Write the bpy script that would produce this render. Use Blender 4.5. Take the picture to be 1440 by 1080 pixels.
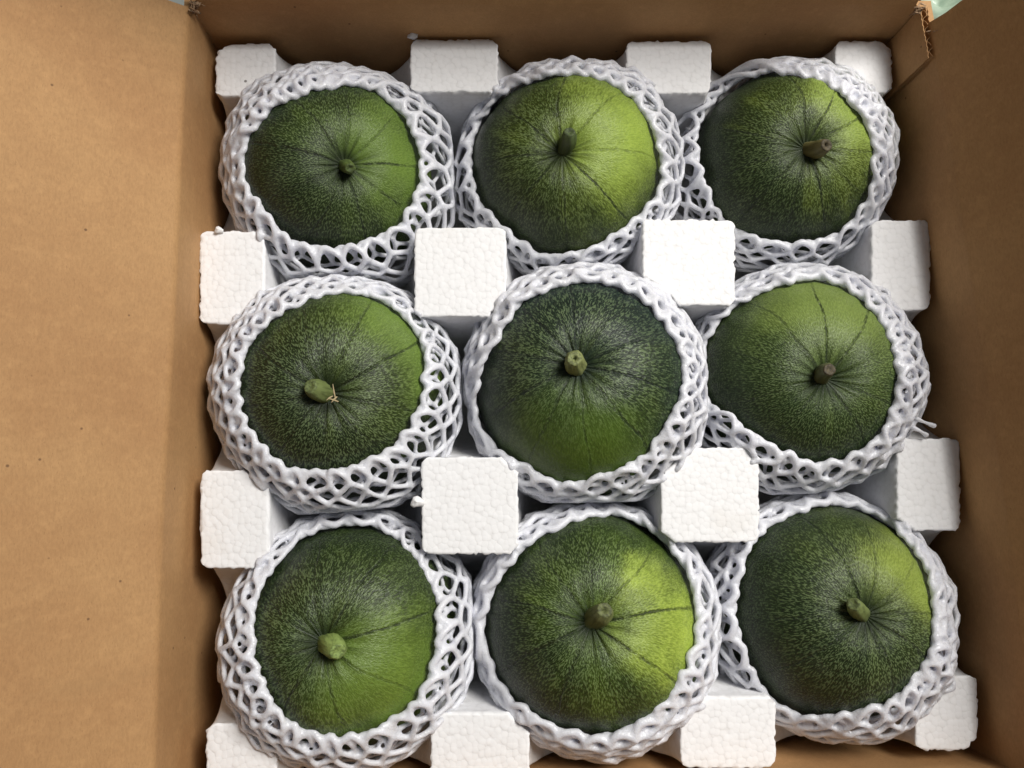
import bpy, math, random
import numpy as np
from mathutils import Vector, Matrix
for o in list(bpy.data.objects): bpy.data.objects.remove(o)
scene = bpy.context.scene
C = scene.collection
R_ = math.radians
rng = np.random.default_rng(7)
random.seed(7)

# ---------------------------------------------------------------- camera
F = 1040.0                       # focal length in photo pixels (26 mm on a 36 mm sensor)
ZT = 0.110                       # height of the tops of the foam posts above the floor
HC = ZT + 0.440                  # camera height
NAD = (672.0, 690.0)             # where a plumb line from the camera meets the picture
n = Vector(((NAD[0]-720)/F, -(NAD[1]-540)/F, -1)).normalized()
Zw = -n
roll = R_(-2.45)
y0 = Vector((math.sin(roll), math.cos(roll), 0))
Yw = (y0 - Zw*y0.dot(Zw)).normalized()
Xw = Yw.cross(Zw)
M = Matrix((Xw, Yw, Zw))         # camera vector -> world vector
cam_d = bpy.data.cameras.new('camera'); cam = bpy.data.objects.new('camera', cam_d); C.objects.link(cam)
cam_d.lens = 26; cam_d.sensor_width = 36; cam_d.clip_start = 0.01; cam_d.clip_end = 50
cam.matrix_world = Matrix.Translation((0, 0, HC)) @ M.to_4x4()
scene.camera = cam
CP = np.array((0, 0, HC)); Mn = np.array(M)
def ray(px, py):
    d = Mn @ np.array(((px-720)/F, -(py-540)/F, -1.0)); return d/np.linalg.norm(d)
def at(px, py, z):
    d = ray(px, py); return CP + d*((z-HC)/d[2])

# ---------------------------------------------------------------- light
w = bpy.data.worlds.new('World'); scene.world = w; w.use_nodes = True
w.node_tree.nodes['Background'].inputs[0].default_value = (0.82, 0.90, 1.0, 1)
w.node_tree.nodes['Background'].inputs[1].default_value = 0.11
def area(name, loc, target, size, power, col):
    l = bpy.data.lights.new(name, 'AREA'); l.shape = 'RECTANGLE'; l.size = size[0]; l.size_y = size[1]
    l.energy = power; l.color = col
    o = bpy.data.objects.new(name, l); C.objects.link(o); o.location = loc
    o.rotation_euler = (Vector(target)-Vector(loc)).to_track_quat('-Z', 'Y').to_euler(); return o
area('window_light', (0.90, 0.78, 1.62), (0, 0, 0.1), (0.75, 0.75), 47, (1.0, 0.975, 0.94))
scene.view_settings.view_transform = 'Standard'; scene.view_settings.look = 'None'
scene.view_settings.exposure = 0.0; scene.view_settings.gamma = 1
scene.render.engine = 'CYCLES'
scene.render.resolution_x = 1024; scene.render.resolution_y = 768

# ---------------------------------------------------------------- helpers
def new_mesh(name, v, f, smooth=False):
    me = bpy.data.meshes.new(name); me.from_pydata([tuple(map(float, p)) for p in v], [], [tuple(map(int, q)) for q in f])
    me.validate(); me.update()
    if smooth: me.polygons.foreach_set('use_smooth', [True]*len(me.polygons))
    return me
def fast_mesh(name, v, quads, smooth=True):
    v = np.asarray(v, dtype=np.float32); quads = np.asarray(quads, dtype=np.int32); k = quads.shape[1]
    me = bpy.data.meshes.new(name); me.vertices.add(len(v)); me.vertices.foreach_set('co', v.ravel())
    me.loops.add(quads.size); me.loops.foreach_set('vertex_index', quads.ravel())
    me.polygons.add(len(quads)); me.polygons.foreach_set('loop_start', np.arange(0, quads.size, k, dtype=np.int32))
    me.polygons.foreach_set('use_smooth', np.full(len(quads), smooth))
    me.update(calc_edges=True); me.validate(); return me
def obj(name, me, mat, parent=None, loc=None):
    o = bpy.data.objects.new(name, me); C.objects.link(o)
    if mat: me.materials.append(mat)
    if parent: o.parent = parent
    if loc is not None: o.location = loc
    return o
def thing(name, label, cat, loc, group=None):
    o = bpy.data.objects.new(name, None); C.objects.link(o); o.empty_display_size = .02
    o.location = loc; o['label'] = label; o['category'] = cat
    if group: o['group'] = group
    return o
def tag(o, label, cat, group=None):
    o['label'] = label; o['category'] = cat
    if group: o['group'] = group

class NT:
    def __init__(s, name):
        s.m = bpy.data.materials.new(name); s.m.use_nodes = True; s.t = s.m.node_tree
        s.b = s.t.nodes['Principled BSDF']
    def n(s, typ, ins=None, **kw):
        q = s.t.nodes.new(typ)
        for k, v in kw.items(): setattr(q, k, v)
        for k, v in (ins or {}).items():
            if isinstance(v, bpy.types.NodeSocket): s.t.links.new(v, q.inputs[k])
            else: q.inputs[k].default_value = v
        return q
    def math(s, op, a, b=0.0, c=0.0, clamp=False):
        q = s.t.nodes.new('ShaderNodeMath'); q.operation = op; q.use_clamp = clamp
        for i, v in enumerate((a, b, c)):
            if isinstance(v, bpy.types.NodeSocket): s.t.links.new(v, q.inputs[i])
            else: q.inputs[i].default_value = v
        return q.outputs[0]
    def mix(s, fac, a, b, blend='MIX'):
        q = s.t.nodes.new('ShaderNodeMix'); q.data_type = 'RGBA'; q.blend_type = blend
        for i, v in ((0, fac), (6, a), (7, b)):
            if isinstance(v, bpy.types.NodeSocket): s.t.links.new(v, q.inputs[i])
            else: q.inputs[i].default_value = v if i == 0 else (tuple(v)+(1,))[:4]
        return q.outputs[2]
    def ramp(s, fac, lo, hi, a=0.0, b=1.0):
        q = s.n('ShaderNodeMapRange', {'Value': fac, 'From Min': lo, 'From Max': hi, 'To Min': a, 'To Max': b})
        q.interpolation_type = 'SMOOTHSTEP'; return q.outputs[0]
    def set(s, **kw):
        for k, v in kw.items():
            k = k.replace('_', ' ')
            if isinstance(v, bpy.types.NodeSocket): s.t.links.new(v, s.b.inputs[k])
            else: s.b.inputs[k].default_value = v
    def bump(s, h, dist, strength=1.0, prev=None):
        q = s.n('ShaderNodeBump', {'Height': h, 'Distance': dist, 'Strength': strength})
        if prev is not None: s.t.links.new(prev, q.inputs['Normal'])
        return q.outputs[0]

# ---------------------------------------------------------------- materials
def mat_eps():
    s = NT('expanded_polystyrene'); co = s.n('ShaderNodeTexCoord').outputs['Object']
    warp = s.n('ShaderNodeTexNoise', {'Vector': co, 'Scale': 90.0, 'Detail': 1.0})
    wv = s.n('ShaderNodeVectorMath', {0: warp.outputs['Color'], 1: (0.0008, 0.0008, 0.0008)}, operation='MULTIPLY').outputs[0]
    cv = s.n('ShaderNodeVectorMath', {0: co, 1: wv}, operation='ADD').outputs[0]
    v = s.n('ShaderNodeTexVoronoi', {'Vector': cv, 'Scale': 310.0}, feature='DISTANCE_TO_EDGE').outputs['Distance']
    vc = s.n('ShaderNodeTexVoronoi', {'Vector': cv, 'Scale': 310.0}, feature='F1')
    f1 = s.n('ShaderNodeTexVoronoi', {'Vector': cv, 'Scale': 310.0, 'Randomness': 0.8}, feature='F1').outputs['Distance']
    edge = s.math('SQRT', s.math('MAXIMUM', 0.0, s.math('SUBTRACT', 1.0, s.math('MULTIPLY', s.math('MULTIPLY', f1, f1), 1.7))))
    big = s.n('ShaderNodeTexNoise', {'Vector': co, 'Scale': 45.0, 'Detail': 4.0}).outputs[0]
    sep = s.n('ShaderNodeSeparateXYZ', {0: co})
    st = s.n('ShaderNodeCombineXYZ', {0: s.math('MULTIPLY', sep.outputs[0], 60.0), 1: s.math('MULTIPLY', sep.outputs[1], 60.0), 2: s.math('MULTIPLY', sep.outputs[2], 700.0)})
    stri = s.n('ShaderNodeTexNoise', {'Vector': st.outputs[0], 'Scale': 1.0, 'Detail': 2.0}).outputs[0]
    geo = s.n('ShaderNodeNewGeometry'); nz = s.n('ShaderNodeSeparateXYZ', {0: geo.outputs['Normal']}).outputs[2]
    side = s.ramp(s.math('ABSOLUTE', nz), 0.5, 0.85, 1.0, 0.0)
    h = s.math('ADD', s.math('MULTIPLY', edge, s.math('MULTIPLY_ADD', side, -0.75, 1.0)), s.math('MULTIPLY', big, 0.5))
    h = s.math('ADD', h, s.math('MULTIPLY', s.math('MULTIPLY', stri, side), 0.9))
    cellv = s.n('ShaderNodeSeparateColor', {0: vc.outputs['Color']}).outputs[0]
    col = s.mix(s.ramp(f1, 0.42, 0.80, 0.0, 0.45), (0.85, 0.845, 0.84), (0.72, 0.71, 0.70))
    col = s.mix(s.math('MULTIPLY', cellv, 0.4), col, (0.89, 0.89, 0.89))
    dirt = s.n('ShaderNodeTexNoise', {'Vector': co, 'Scale': 20.0, 'Detail': 5.0}).outputs[0]
    col = s.mix(s.ramp(dirt, 0.60, 0.76, 0.0, 0.35), col, (0.70, 0.66, 0.60))
    sp = s.n('ShaderNodeTexVoronoi', {'Vector': co, 'Scale': 42.0}).outputs['Distance']
    col = s.mix(s.ramp(sp, 0.035, 0.05, 0.8, 0.0), col, (0.10, 0.09, 0.08))
    s.set(Base_Color=col, Roughness=0.62, Normal=s.bump(h, 0.0007, 0.30))
    s.b.inputs['Subsurface Weight'].default_value = 0.15; s.b.inputs['Subsurface Radius'].default_value = (1, 1, 1)
    s.b.inputs['Subsurface Scale'].default_value = 0.0025; s.b.inputs['Specular IOR Level'].default_value = 0.18
    return s.m
def mat_net():
    s = NT('foam_net'); co = s.n('ShaderNodeTexCoord').outputs['Object']
    a = s.n('ShaderNodeTexNoise', {'Vector': co, 'Scale': 60.0, 'Detail': 3.0}).outputs[0]
    b = s.n('ShaderNodeTexNoise', {'Vector': co, 'Scale': 700.0, 'Detail': 3.0}).outputs[0]
    c = s.n('ShaderNodeTexVoronoi', {'Vector': co, 'Scale': 900.0}).outputs['Distance']
    col = s.mix(a, (0.79, 0.80, 0.90), (0.86, 0.87, 0.925))
    h = s.math('ADD', s.math('MULTIPLY', b, 1.0), s.math('MULTIPLY', c, 0.8))
    h2 = s.n('ShaderNodeTexNoise', {'Vector': co, 'Scale': 220.0, 'Detail': 2.0}).outputs[0]
    nn = s.bump(h2, 0.0010, 0.45)
    s.set(Base_Color=col, Roughness=s.ramp(b, 0.35, 0.65, 0.20, 0.42), Normal=s.bump(h, 0.00035, 0.6, nn))
    tr = s.n('ShaderNodeBsdfTranslucent', {'Color': (0.86, 0.87, 0.93, 1)}); mx = s.n('ShaderNodeMixShader', {0: 0.12})
    s.t.links.new(s.b.outputs[0], mx.inputs[1]); s.t.links.new(tr.outputs[0], mx.inputs[2])
    s.t.links.new(mx.outputs[0], s.t.nodes['Material Output'].inputs['Surface'])
    s.b.inputs['Subsurface Weight'].default_value = 0.6; s.b.inputs['Subsurface Radius'].default_value = (1, 1, 1.1)
    s.b.inputs['Subsurface Scale'].default_value = 0.007; s.b.inputs['Specular IOR Level'].default_value = 0.5
    return s.m
def mat_card(name, a, b, fl=(0, 1, 0)):
    s = NT(name); co = s.n('ShaderNodeTexCoord').outputs['Object']
    n1 = s.n('ShaderNodeTexNoise', {'Vector': co, 'Scale': 9.0, 'Detail': 6.0, 'Roughness': 0.6}).outputs[0]
    mp = s.n('ShaderNodeMapping', {'Vector': co, 'Scale': (900.0, 350.0, 900.0)})
    n2 = s.n('ShaderNodeTexNoise', {'Vector': mp.outputs[0], 'Scale': 1.0, 'Detail': 4.0, 'Roughness': 0.7}).outputs[0]
    n3 = s.n('ShaderNodeTexNoise', {'Vector': co, 'Scale': 140.0, 'Detail': 5.0, 'Roughness': 0.7}).outputs[0]
    col = s.mix(s.ramp(n1, 0.3, 0.7), a, b)
    col = s.mix(s.ramp(n2, 0.35, 0.7, 0.0, 0.30), col, tuple(x*0.62 for x in a))
    col = s.mix(s.ramp(n3, 0.45, 0.75, 0.0, 0.30), col, tuple(min(1, x*1.25) for x in b))
    fib = s.n('ShaderNodeTexNoise', {'Vector': s.n('ShaderNodeMapping', {'Vector': co, 'Scale': (2200.0, 500.0, 2200.0), 'Rotation': (0.0, 0.0, 0.6)}).outputs[0], 'Scale': 1.0, 'Detail': 2.0}).outputs[0]
    col = s.mix(s.ramp(fib, 0.62, 0.74, 0.0, 0.4), col, tuple(x*0.55 for x in a))
    scf = s.n('ShaderNodeTexNoise', {'Vector': s.n('ShaderNodeMapping', {'Vector': co, 'Scale': (10.0, 55.0, 10.0) if fl[1] else (55.0, 10.0, 10.0), 'Rotation': (0.0, 0.0, 0.12)}).outputs[0], 'Scale': 1.0, 'Detail': 6.0, 'Roughness': 0.7}).outputs[0]
    col = s.mix(s.ramp(scf, 0.56, 0.74, 0.0, 0.35), col, tuple(x*0.78 for x in b))
    sp = s.n('ShaderNodeTexVoronoi', {'Vector': co, 'Scale': 70.0, 'Randomness': 1.0})
    keep = s.n('ShaderNodeSeparateColor', {0: sp.outputs['Color']}).outputs[0]
    spot = s.math('MULTIPLY', s.ramp(sp.outputs['Distance'], 0.03, 0.07, 1.0, 0.0), s.ramp(keep, 0.45, 0.5))
    col = s.mix(s.math('MULTIPLY', spot, 0.75), col, (0.10, 0.05, 0.025))
    wv = s.n('ShaderNodeTexNoise', {'Vector': s.n('ShaderNodeMapping', {'Vector': co, 'Scale': tuple(140.0 if f else 4.0 for f in fl)}).outputs[0], 'Scale': 1.0, 'Detail': 1.0}).outputs[0]
    bb = s.bump(wv, 0.0007, 0.35)
    s.set(Base_Color=col, Roughness=0.72, Normal=s.bump(n2, 0.0002, 0.5, bb))
    s.b.inputs['Specular IOR Level'].default_value = 0.25
    return s.m
EPS = mat_eps(); NET = mat_net()
CARD_X = mat_card('kraft_cardboard', (0.385, 0.208, 0.088), (0.460, 0.268, 0.117), (0, 1, 0))
CARD_Y = mat_card('kraft_cardboard_cross', (0.385, 0.208, 0.088), (0.460, 0.268, 0.117), (1, 0, 0))
def mat_simple(name, col, rough=0.6, col2=None, scale=60.0):
    s = NT(name); co = s.n('ShaderNodeTexCoord').outputs['Object']
    q = s.n('ShaderNodeTexNoise', {'Vector': co, 'Scale': scale, 'Detail': 5.0}).outputs[0]
    s.set(Base_Color=s.mix(s.ramp(q, 0.35, 0.65), col, col2 or tuple(x*0.6 for x in col)), Roughness=rough,
          Normal=s.bump(q, 0.001, 0.4)); return s.m
TORN = mat_simple('torn_paper', (0.40, 0.27, 0.16), 0.9, (0.22, 0.13, 0.07), 400.0)

def mat_rind(i, patch, dark, mid, light, pamt, nl, seed, pw):
    mid = tuple(a*.80 for a in mid); dark = (dark[0]*.72, dark[1]*.86, dark[2]*(.9 if i == 4 else .52)); mid = (mid[0], mid[1]*1.04, mid[2]*.85)
    """patch: direction (in the melon's own frame, +Z is the stem) of the paler side: riper skin and painted-in light together"""
    s = NT('melon_rind'); co = s.n('ShaderNodeTexCoord').outputs['Object']
    nrm = s.n('ShaderNodeVectorMath', {0: co}, operation='NORMALIZE').outputs[0]
    sep = s.n('ShaderNodeSeparateXYZ', {0: nrm}); x, y, z = sep.outputs
    th = s.math('ARCCOSINE', s.math('MINIMUM', s.math('MAXIMUM', z, -0.999), 0.9999))
    rxy = s.math('MAXIMUM', s.math('SQRT', s.math('ADD', s.math('MULTIPLY', x, x), s.math('MULTIPLY', y, y))), 0.001)
    f = s.math('POWER', th, 0.38)
    fx = s.math('MULTIPLY', s.math('DIVIDE', x, rxy), f); fy = s.math('MULTIPLY', s.math('DIVIDE', y, rxy), f)
    pv = s.n('ShaderNodeCombineXYZ', {0: fx, 1: fy, 2: float(seed)}).outputs[0]
    far = s.ramp(th, 0.60, 1.25)
    # dashes: elongated towards the stem near it, round further out
    dn = s.n('ShaderNodeTexNoise', {'Vector': pv, 'Scale': 56.0, 'Detail': 2.5, 'Roughness': 0.6}).outputs[0]
    cs = s.n('ShaderNodeVectorMath', {0: nrm, 1: (seed*1.3, seed*.7, 3.0)}, operation='ADD').outputs[0]
    df = s.n('ShaderNodeTexNoise', {'Vector': cs, 'Scale': 60.0, 'Detail': 2.0, 'Roughness': 0.6}).outputs[0]
    d = s.math('ADD', s.math('MULTIPLY', dn, s.math('SUBTRACT', 1.0, far)), s.math('MULTIPLY', df, far))
    dash = s.ramp(d, 0.515, 0.57)
    pit = s.ramp(d, 0.36, 0.50, 1.0, 0.0)
    # colour fields
    n1 = s.n('ShaderNodeTexNoise', {'Vector': cs, 'Scale': 1.6, 'Detail': 4.0, 'Roughness': 0.55}).outputs[0]
    n2 = s.n('ShaderNodeTexNoise', {'Vector': s.n('ShaderNodeCombineXYZ', {0: s.math('DIVIDE', x, rxy), 1: s.math('DIVIDE', y, rxy), 2: s.math('MULTIPLY', th, 0.35)}).outputs[0], 'Scale': 3.4, 'Detail': 3.0}).outputs[0]
    dot = s.n('ShaderNodeVectorMath', {0: nrm, 1: tuple(patch)}, operation='DOT_PRODUCT').outputs['Value']
    pm = s.ramp(s.math('ADD', dot, s.math('MULTIPLY_ADD', n1, 0.5, -0.25)), pw+.06, 1.06)
    base = s.mix(s.ramp(s.math('ADD', s.math('ADD', s.math('MULTIPLY', n1, 0.5), s.math('MULTIPLY', n2, 0.5)), s.math('MULTIPLY_ADD', dot, 0.20, -0.15)), 0.40, 0.62), dark, mid)  # side turned from the patch goes darker: shading put into the colour
    wide = s.ramp(s.math('ADD', dot, s.math('MULTIPLY_ADD', n2, 0.7, -0.35)), pw-0.7, pw+0.35)
    base = s.mix(s.math('MULTIPLY', wide, 0.5), base, mid)
    base = s.mix(s.math('MULTIPLY', pm, pamt), base, light)  # ripe patch colour, which also carries painted-in light
    # pale dashes: strongest in a ring round the stem
    ring = s.math('MULTIPLY', s.ramp(th, 0.10, 0.28), s.ramp(th, 0.45, 1.2, 1.0, 0.60))
    damt = s.math('MULTIPLY', s.math('MULTIPLY', s.math('MULTIPLY', s.math('MULTIPLY', dash, 0.68), s.math('MULTIPLY_ADD', pm, -0.75, 1.0)), ring), s.ramp(n2, 0.2, 0.6, 0.55, 0.9))
    pale = s.mix(s.ramp(th, .3, 1.0, .62, .35), s.mix(1.0, base, (2.7, 2.4, 2.3), 'MULTIPLY'), (0.25, 0.33, 0.16))
    base = s.mix(damt, base, pale)
    base = s.mix(s.math('MULTIPLY', pit, s.ramp(pm, 0.0, 0.8, 0.85, 0.30)), base, s.mix(1.0, base, (0.38, 0.36, 0.36), 'MULTIPLY'))
    # dark sutures running out from the stem
    wob = s.n('ShaderNodeTexNoise', {'Vector': cs, 'Scale': 1.6, 'Detail': 1.0}).outputs[0]
    phi = s.math('ADD', s.math('ARCTAN2', y, x), s.math('MULTIPLY_ADD', wob, 0.24, -0.12))
    ph = s.math('MULTIPLY_ADD', phi, nl/(2*math.pi), 50.0+seed*.37)
    pp = s.math('ABSOLUTE', s.math('SUBTRACT', s.math('FRACT', ph), 0.5))
    dist = s.math('MULTIPLY', s.math('MULTIPLY', pp, 2*math.pi/nl), rxy)       # in radii
    line = s.ramp(s.math('ADD', dist, s.math('MULTIPLY_ADD', d, 0.03, -0.015)), 0.002, 0.019, 1.0, 0.0)
    idn = s.n('ShaderNodeTexWhiteNoise', {'W': s.math('FLOOR', ph)}, noise_dimensions='1D').outputs[0]
    brk = s.n('ShaderNodeTexNoise', {'Vector': cs, 'Scale': 9.0, 'Detail': 3.0}).outputs[0]
    line = s.math('MULTIPLY', line, s.ramp(brk, .32, .55, .25, 1.0))
    lamt = s.math('MULTIPLY', s.math('MULTIPLY', line, s.ramp(idn, 0.05, 0.7, 0.28, 0.85)), s.math('MULTIPLY', s.ramp(th, 0.12, 0.2), s.ramp(th, 0.7, 1.35, 1.0, 0.25)))
    ph2 = s.math('MULTIPLY_ADD', phi, round(nl*1.7)/(2*math.pi), 50.0+seed*.71)
    d2 = s.math('MULTIPLY', s.math('ABSOLUTE', s.math('SUBTRACT', s.math('FRACT', ph2), 0.5)), 2*math.pi/round(nl*1.7))
    l2 = s.math('MULTIPLY', s.ramp(d2, 0.02, 0.10, 1.0, 0.0), s.math('MULTIPLY', s.ramp(th, 0.16, 0.48, 0.5, 0.0), s.ramp(n2, .35, .6)))
    base = s.mix(l2, base, tuple(a*0.6 for a in dark))
    base = s.mix(lamt, base, tuple(a*0.55 for a in dark))
    base = s.mix(s.ramp(th, 0.09, 0.20, 0.75, 0.0), base, tuple(a*0.6 for a in dark))
    # faint waxy bloom and scuffs
    blo = s.n('ShaderNodeTexNoise', {'Vector': cs, 'Scale': 2.7, 'Detail': 5.0}).outputs[0]
    base = s.mix(s.ramp(blo, 0.55, 0.75, 0.0, 0.06), base, (0.16, 0.18, 0.15))
    sc = s.n('ShaderNodeTexVoronoi', {'Vector': cs, 'Scale': 7.0}).outputs['Distance']
    base = s.mix(s.ramp(sc, 0.02, 0.035, 0.5, 0.0), base, (0.22, 0.17, 0.08))
    h = s.math('SUBTRACT', s.math('MULTIPLY', d, 1.0), s.math('MULTIPLY', s.math('ADD', lamt, l2), 1.6))
    s.set(Base_Color=base, Roughness=s.ramp(d, 0.3, 0.7, 0.46, 0.32), Normal=s.bump(h, 0.0012, 0.5))
    s.b.inputs['Specular IOR Level'].default_value = 0.34
    return s.m
def mat_stem(col, tip):
    s = NT('melon_stem'); co = s.n('ShaderNodeTexCoord').outputs['Object']
    mp = s.n('ShaderNodeMapping', {'Vector': co, 'Scale': (500.0, 500.0, 90.0)})
    q = s.n('ShaderNodeTexNoise', {'Vector': mp.outputs[0], 'Scale': 1.0, 'Detail': 4.0}).outputs[0]
    zz = s.n('ShaderNodeSeparateXYZ', {0: co}).outputs[2]
    c = s.mix(s.ramp(zz, 0.001, 0.010), col, tip)
    c = s.mix(s.ramp(q, 0.4, 0.7, 0.0, 0.55), c, tuple(a*0.45 for a in col))
    s.set(Base_Color=c, Roughness=0.55, Normal=s.bump(q, 0.0008, 0.6)); return s.m

# ---------------------------------------------------------------- setting: floor
gm = NT('floor_paint'); co = gm.n('ShaderNodeTexCoord').outputs['Object']
q = gm.n('ShaderNodeTexNoise', {'Vector': co, 'Scale': 14.0, 'Detail': 7.0}).outputs[0]
gm.set(Base_Color=gm.mix(gm.ramp(q, 0.35, 0.65), (0.17, 0.19, 0.18), (0.24, 0.26, 0.245)), Roughness=0.6, Normal=gm.bump(q, 0.002, 0.3))
fl = obj('floor', new_mesh('floor', [(-6, -6, 0), (6, -6, 0), (6, 6, 0), (-6, 6, 0)], [(0, 1, 2, 3)]), gm.m); fl['kind'] = 'structure'

# ---------------------------------------------------------------- cardboard box
WALLZ = ZT + 0.031; TH = 0.004
TL = at(295, 52, ZT); TR = at(1262, 52, ZT); BL = at(252, 1122, ZT); BR = at(1399, 1070, ZT)
box_c = (TL+TR+BL+BR)/4
box = thing('cardboard_box', 'open brown corrugated cardboard box holding the white foam tray of melons', 'box', (box_c[0], box_c[1], 0.001))
BO = np.array(box.location)
def side(name, A, B, prof, bow, parent, mat, ns=40, th=TH, ends=(0, 0), rag=0.0, seed=0, capmat=None):
    """sheet of board swept from A to B; prof = [(outward, z)] of the inner face; closed, th thick"""
    A = np.array((A[0], A[1], 0.)); B = np.array((B[0], B[1], 0.)); d = B-A; L = np.linalg.norm(d); d /= L
    nrm = np.array((d[1], -d[0], 0.))
    if np.dot(nrm, A-np.array((box_c[0], box_c[1], 0))) < 0: nrm = -nrm
    P = np.array(prof, float); T = np.gradient(P, axis=0); T /= np.linalg.norm(T, axis=1)[:, None]
    N2 = np.stack((T[:, 1], -T[:, 0]), 1)
    Q = P + N2*th
    r = np.random.default_rng(seed)
    K = len(P); e0 = np.cumsum(r.normal(0, rag, K))*0.5; e1 = np.cumsum(r.normal(0, rag, K))*0.5
    V = []
    for layer in (P, Q):
        for i in range(ns+1):
            s = i/ns
            for k in range(K):
                a = (ends[0]+abs(e0[k]))*(1-s) + (L-ends[1]-abs(e1[k]))*s
                bw = bow*4*s*(1-s)
                wv = 0.0009*math.sin(s*9+layer[k][1]*9)*math.sin(math.pi*s)
                p = A + d*a + nrm*(bw+wv+layer[k][0]) + np.array((0, 0, layer[k][1]))
                V.append(p-BO)
    n1 = (ns+1)*K; Fc = []
    for i in range(ns):
        for k in range(K-1):
            a, b_, c, e = i*K+k, (i+1)*K+k, (i+1)*K+k+1, i*K+k+1
            Fc.append((a, b_, c, e)); Fc.append((n1+e, n1+c, n1+b_, n1+a))
    for k in range(K-1):
        Fc.append((k, k+1, n1+k+1, n1+k)); j = ns*K+k; Fc.append((j+1, j, n1+j, n1+j+1))
    for i in range(ns):
        Fc.append((i*K, n1+i*K, n1+(i+1)*K, (i+1)*K)); j = K-1
        Fc.append(((i+1)*K+j, n1+(i+1)*K+j, n1+i*K+j, i*K+j))
    me = new_mesh(name, V, Fc, True)
    o = obj(name, me, mat, parent)
    m = o.modifiers.new('s', 'EDGE_SPLIT'); m.split_angle = R_(50)
    return o
wz = [(0.0, z) for z in np.linspace(0.006, WALLZ, 14)]
def flap_prof(ang, L, r=0.006, n=22):
    p = [(-0.0006, WALLZ-0.005), (-0.0005, WALLZ-0.002)]
    for k in range(6):
        a = (90-ang)*k/5
        p.append((-.0004+r*(1-math.cos(R_(a))), WALLZ+0.0006+r*math.sin(R_(a))))
    o, z = p[-1]
    for k in range(1, n): p.append((o+L*k/(n-1)*math.cos(R_(ang)), z+L*k/(n-1)*math.sin(R_(ang))))
    return p
# slight score line between panel and flap comes from the small bend radius
side('wall_panel', TL, BL, wz, 0.0015, box, CARD_X, ends=(0, 0))
side('wall_panel', TR, BR, wz, 0.0045, box, CARD_X)
side('wall_panel', TL, TR, wz, 0.001, box, CARD_Y, ends=(-TH, -TH))
side('wall_panel', BL, BR, wz, 0.001, box, CARD_Y, ends=(-TH, -TH))
fL = side('flap', TL, BL, flap_prof(36, 0.21), 0.0015, box, CARD_X, ends=(0.003, 0.003), rag=0.0006, seed=3)
fL['label'] = 'long brown flap folded outwards and brightly lit'
side('flap', TR, BR, flap_prof(69, 0.21), 0.0045, box, CARD_X, ends=(0.011, 0.003), rag=0.0011, seed=11)
side('flap', TL, TR, flap_prof(74, 0.21), 0.001, box, CARD_Y, ends=(0.0035, 0.0055), rag=0.0008, seed=5)
side('flap', BL, BR, flap_prof(40, 0.21), 0.001, box, CARD_Y, ends=(0.004, 0.004), rag=0.0006, seed=8)
# bottom panel
bt = 0.004
cs_ = [TL, BL, BR, TR]
vb = [tuple(np.array((p[0], p[1], z))-BO) for z in (0.0015, 0.0055) for p in cs_]
obj('bottom_panel', new_mesh('bottom_panel', vb, [(3, 2, 1, 0), (4, 5, 6, 7), (0, 1, 5, 4), (1, 2, 6, 5), (2, 3, 7, 6), (3, 0, 4, 7)]), CARD_X, box)
# glue tab on the inside of the right wall, at the far corner: two liners and a fluted sheet between them
dR = (BR-TR); dR[2] = 0; LR = np.linalg.norm(dR); dR /= LR; nR = np.array((-dR[1], dR[0], 0.))
if np.dot(nR, TR-box_c) < 0: nR = -nR
tab_e = bpy.data.objects.new('glue_tab', None); C.objects.link(tab_e); tab_e.parent = box
TABL = 0.034; z0, z1 = 0.03, WALLZ+0.001
def strip(name, offs, thick, wave=0.0, n=60, per=0.0072, mat=CARD_X):
    V = []; Fc = []
    for i in range(n+1):
        a = 0.0008 + TABL*i/n
        w_ = offs + wave*math.sin(2*math.pi*a/per) - 0.0025*0 + 0.0004*math.sin(a*160)
        for z in (z0, (z0+z1)/2, z1 - 0.0007*abs(math.sin(a*900))):
            for t in (0, thick):
                V.append(TR*np.array((1, 1, 0)) + dR*a - nR*(w_+t) + np.array((0, 0, z)) - BO)
    for i in range(n):
        a, b_ = i*6, (i+1)*6
        for lo, hi in ((0, 2), (2, 4)):
            Fc += [(a+lo, b_+lo, b_+hi, a+hi), (a+hi+1, b_+hi+1, b_+lo+1, a+lo+1)]
        Fc.append((a+4, b_+4, b_+5, a+5))
    Fc.append((n*6, n*6+1, n*6+3, n*6+2)); Fc.append((n*6+2, n*6+3, n*6+5, n*6+4))
    return obj(name, new_mesh(name, V, Fc), mat, tab_e)
strip('liner', -0.0014, 0.0005); strip('flute', 0.0010, 0.0003, 0.0014, n=140, mat=CARD_X)
strip('liner', 0.0030, 0.0005)
# torn paper shreds at the slit corners
def shreds(p, cnt, spread, seed):
    r = np.random.default_rng(seed); V = []; Fc = []
    for i in range(cnt):
        c = np.array(p)+r.normal(0, 1, 3)*np.array(spread); L = r.uniform(0.002, 0.006); wd = r.uniform(0.0004, 0.0012)
        d = r.normal(0, 1, 3); d /= np.linalg.norm(d); s = np.cross(d, r.normal(0, 1, 3)); s /= np.linalg.norm(s); u = np.cross(d, s)
        b = len(V)
        for t, k in ((0, 1.), (.5, .8), (1, .25)):
            for q in (-1, 1): V.append(c+d*L*t+u*L*.25*t*t+s*wd*k*q-BO)
        Fc += [(b, b+1, b+3, b+2), (b+2, b+3, b+5, b+4)]
    o = obj('torn_edge', new_mesh('torn_edge', V, Fc, True), TORN, box)
    m = o.modifiers.new('t', 'SOLIDIFY'); m.thickness = 0.0004
    return o
pr = at(1291, 12, WALLZ+0.003); shreds(pr, 16, (0.0018, 0.0014, 0.001), 2)
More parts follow.
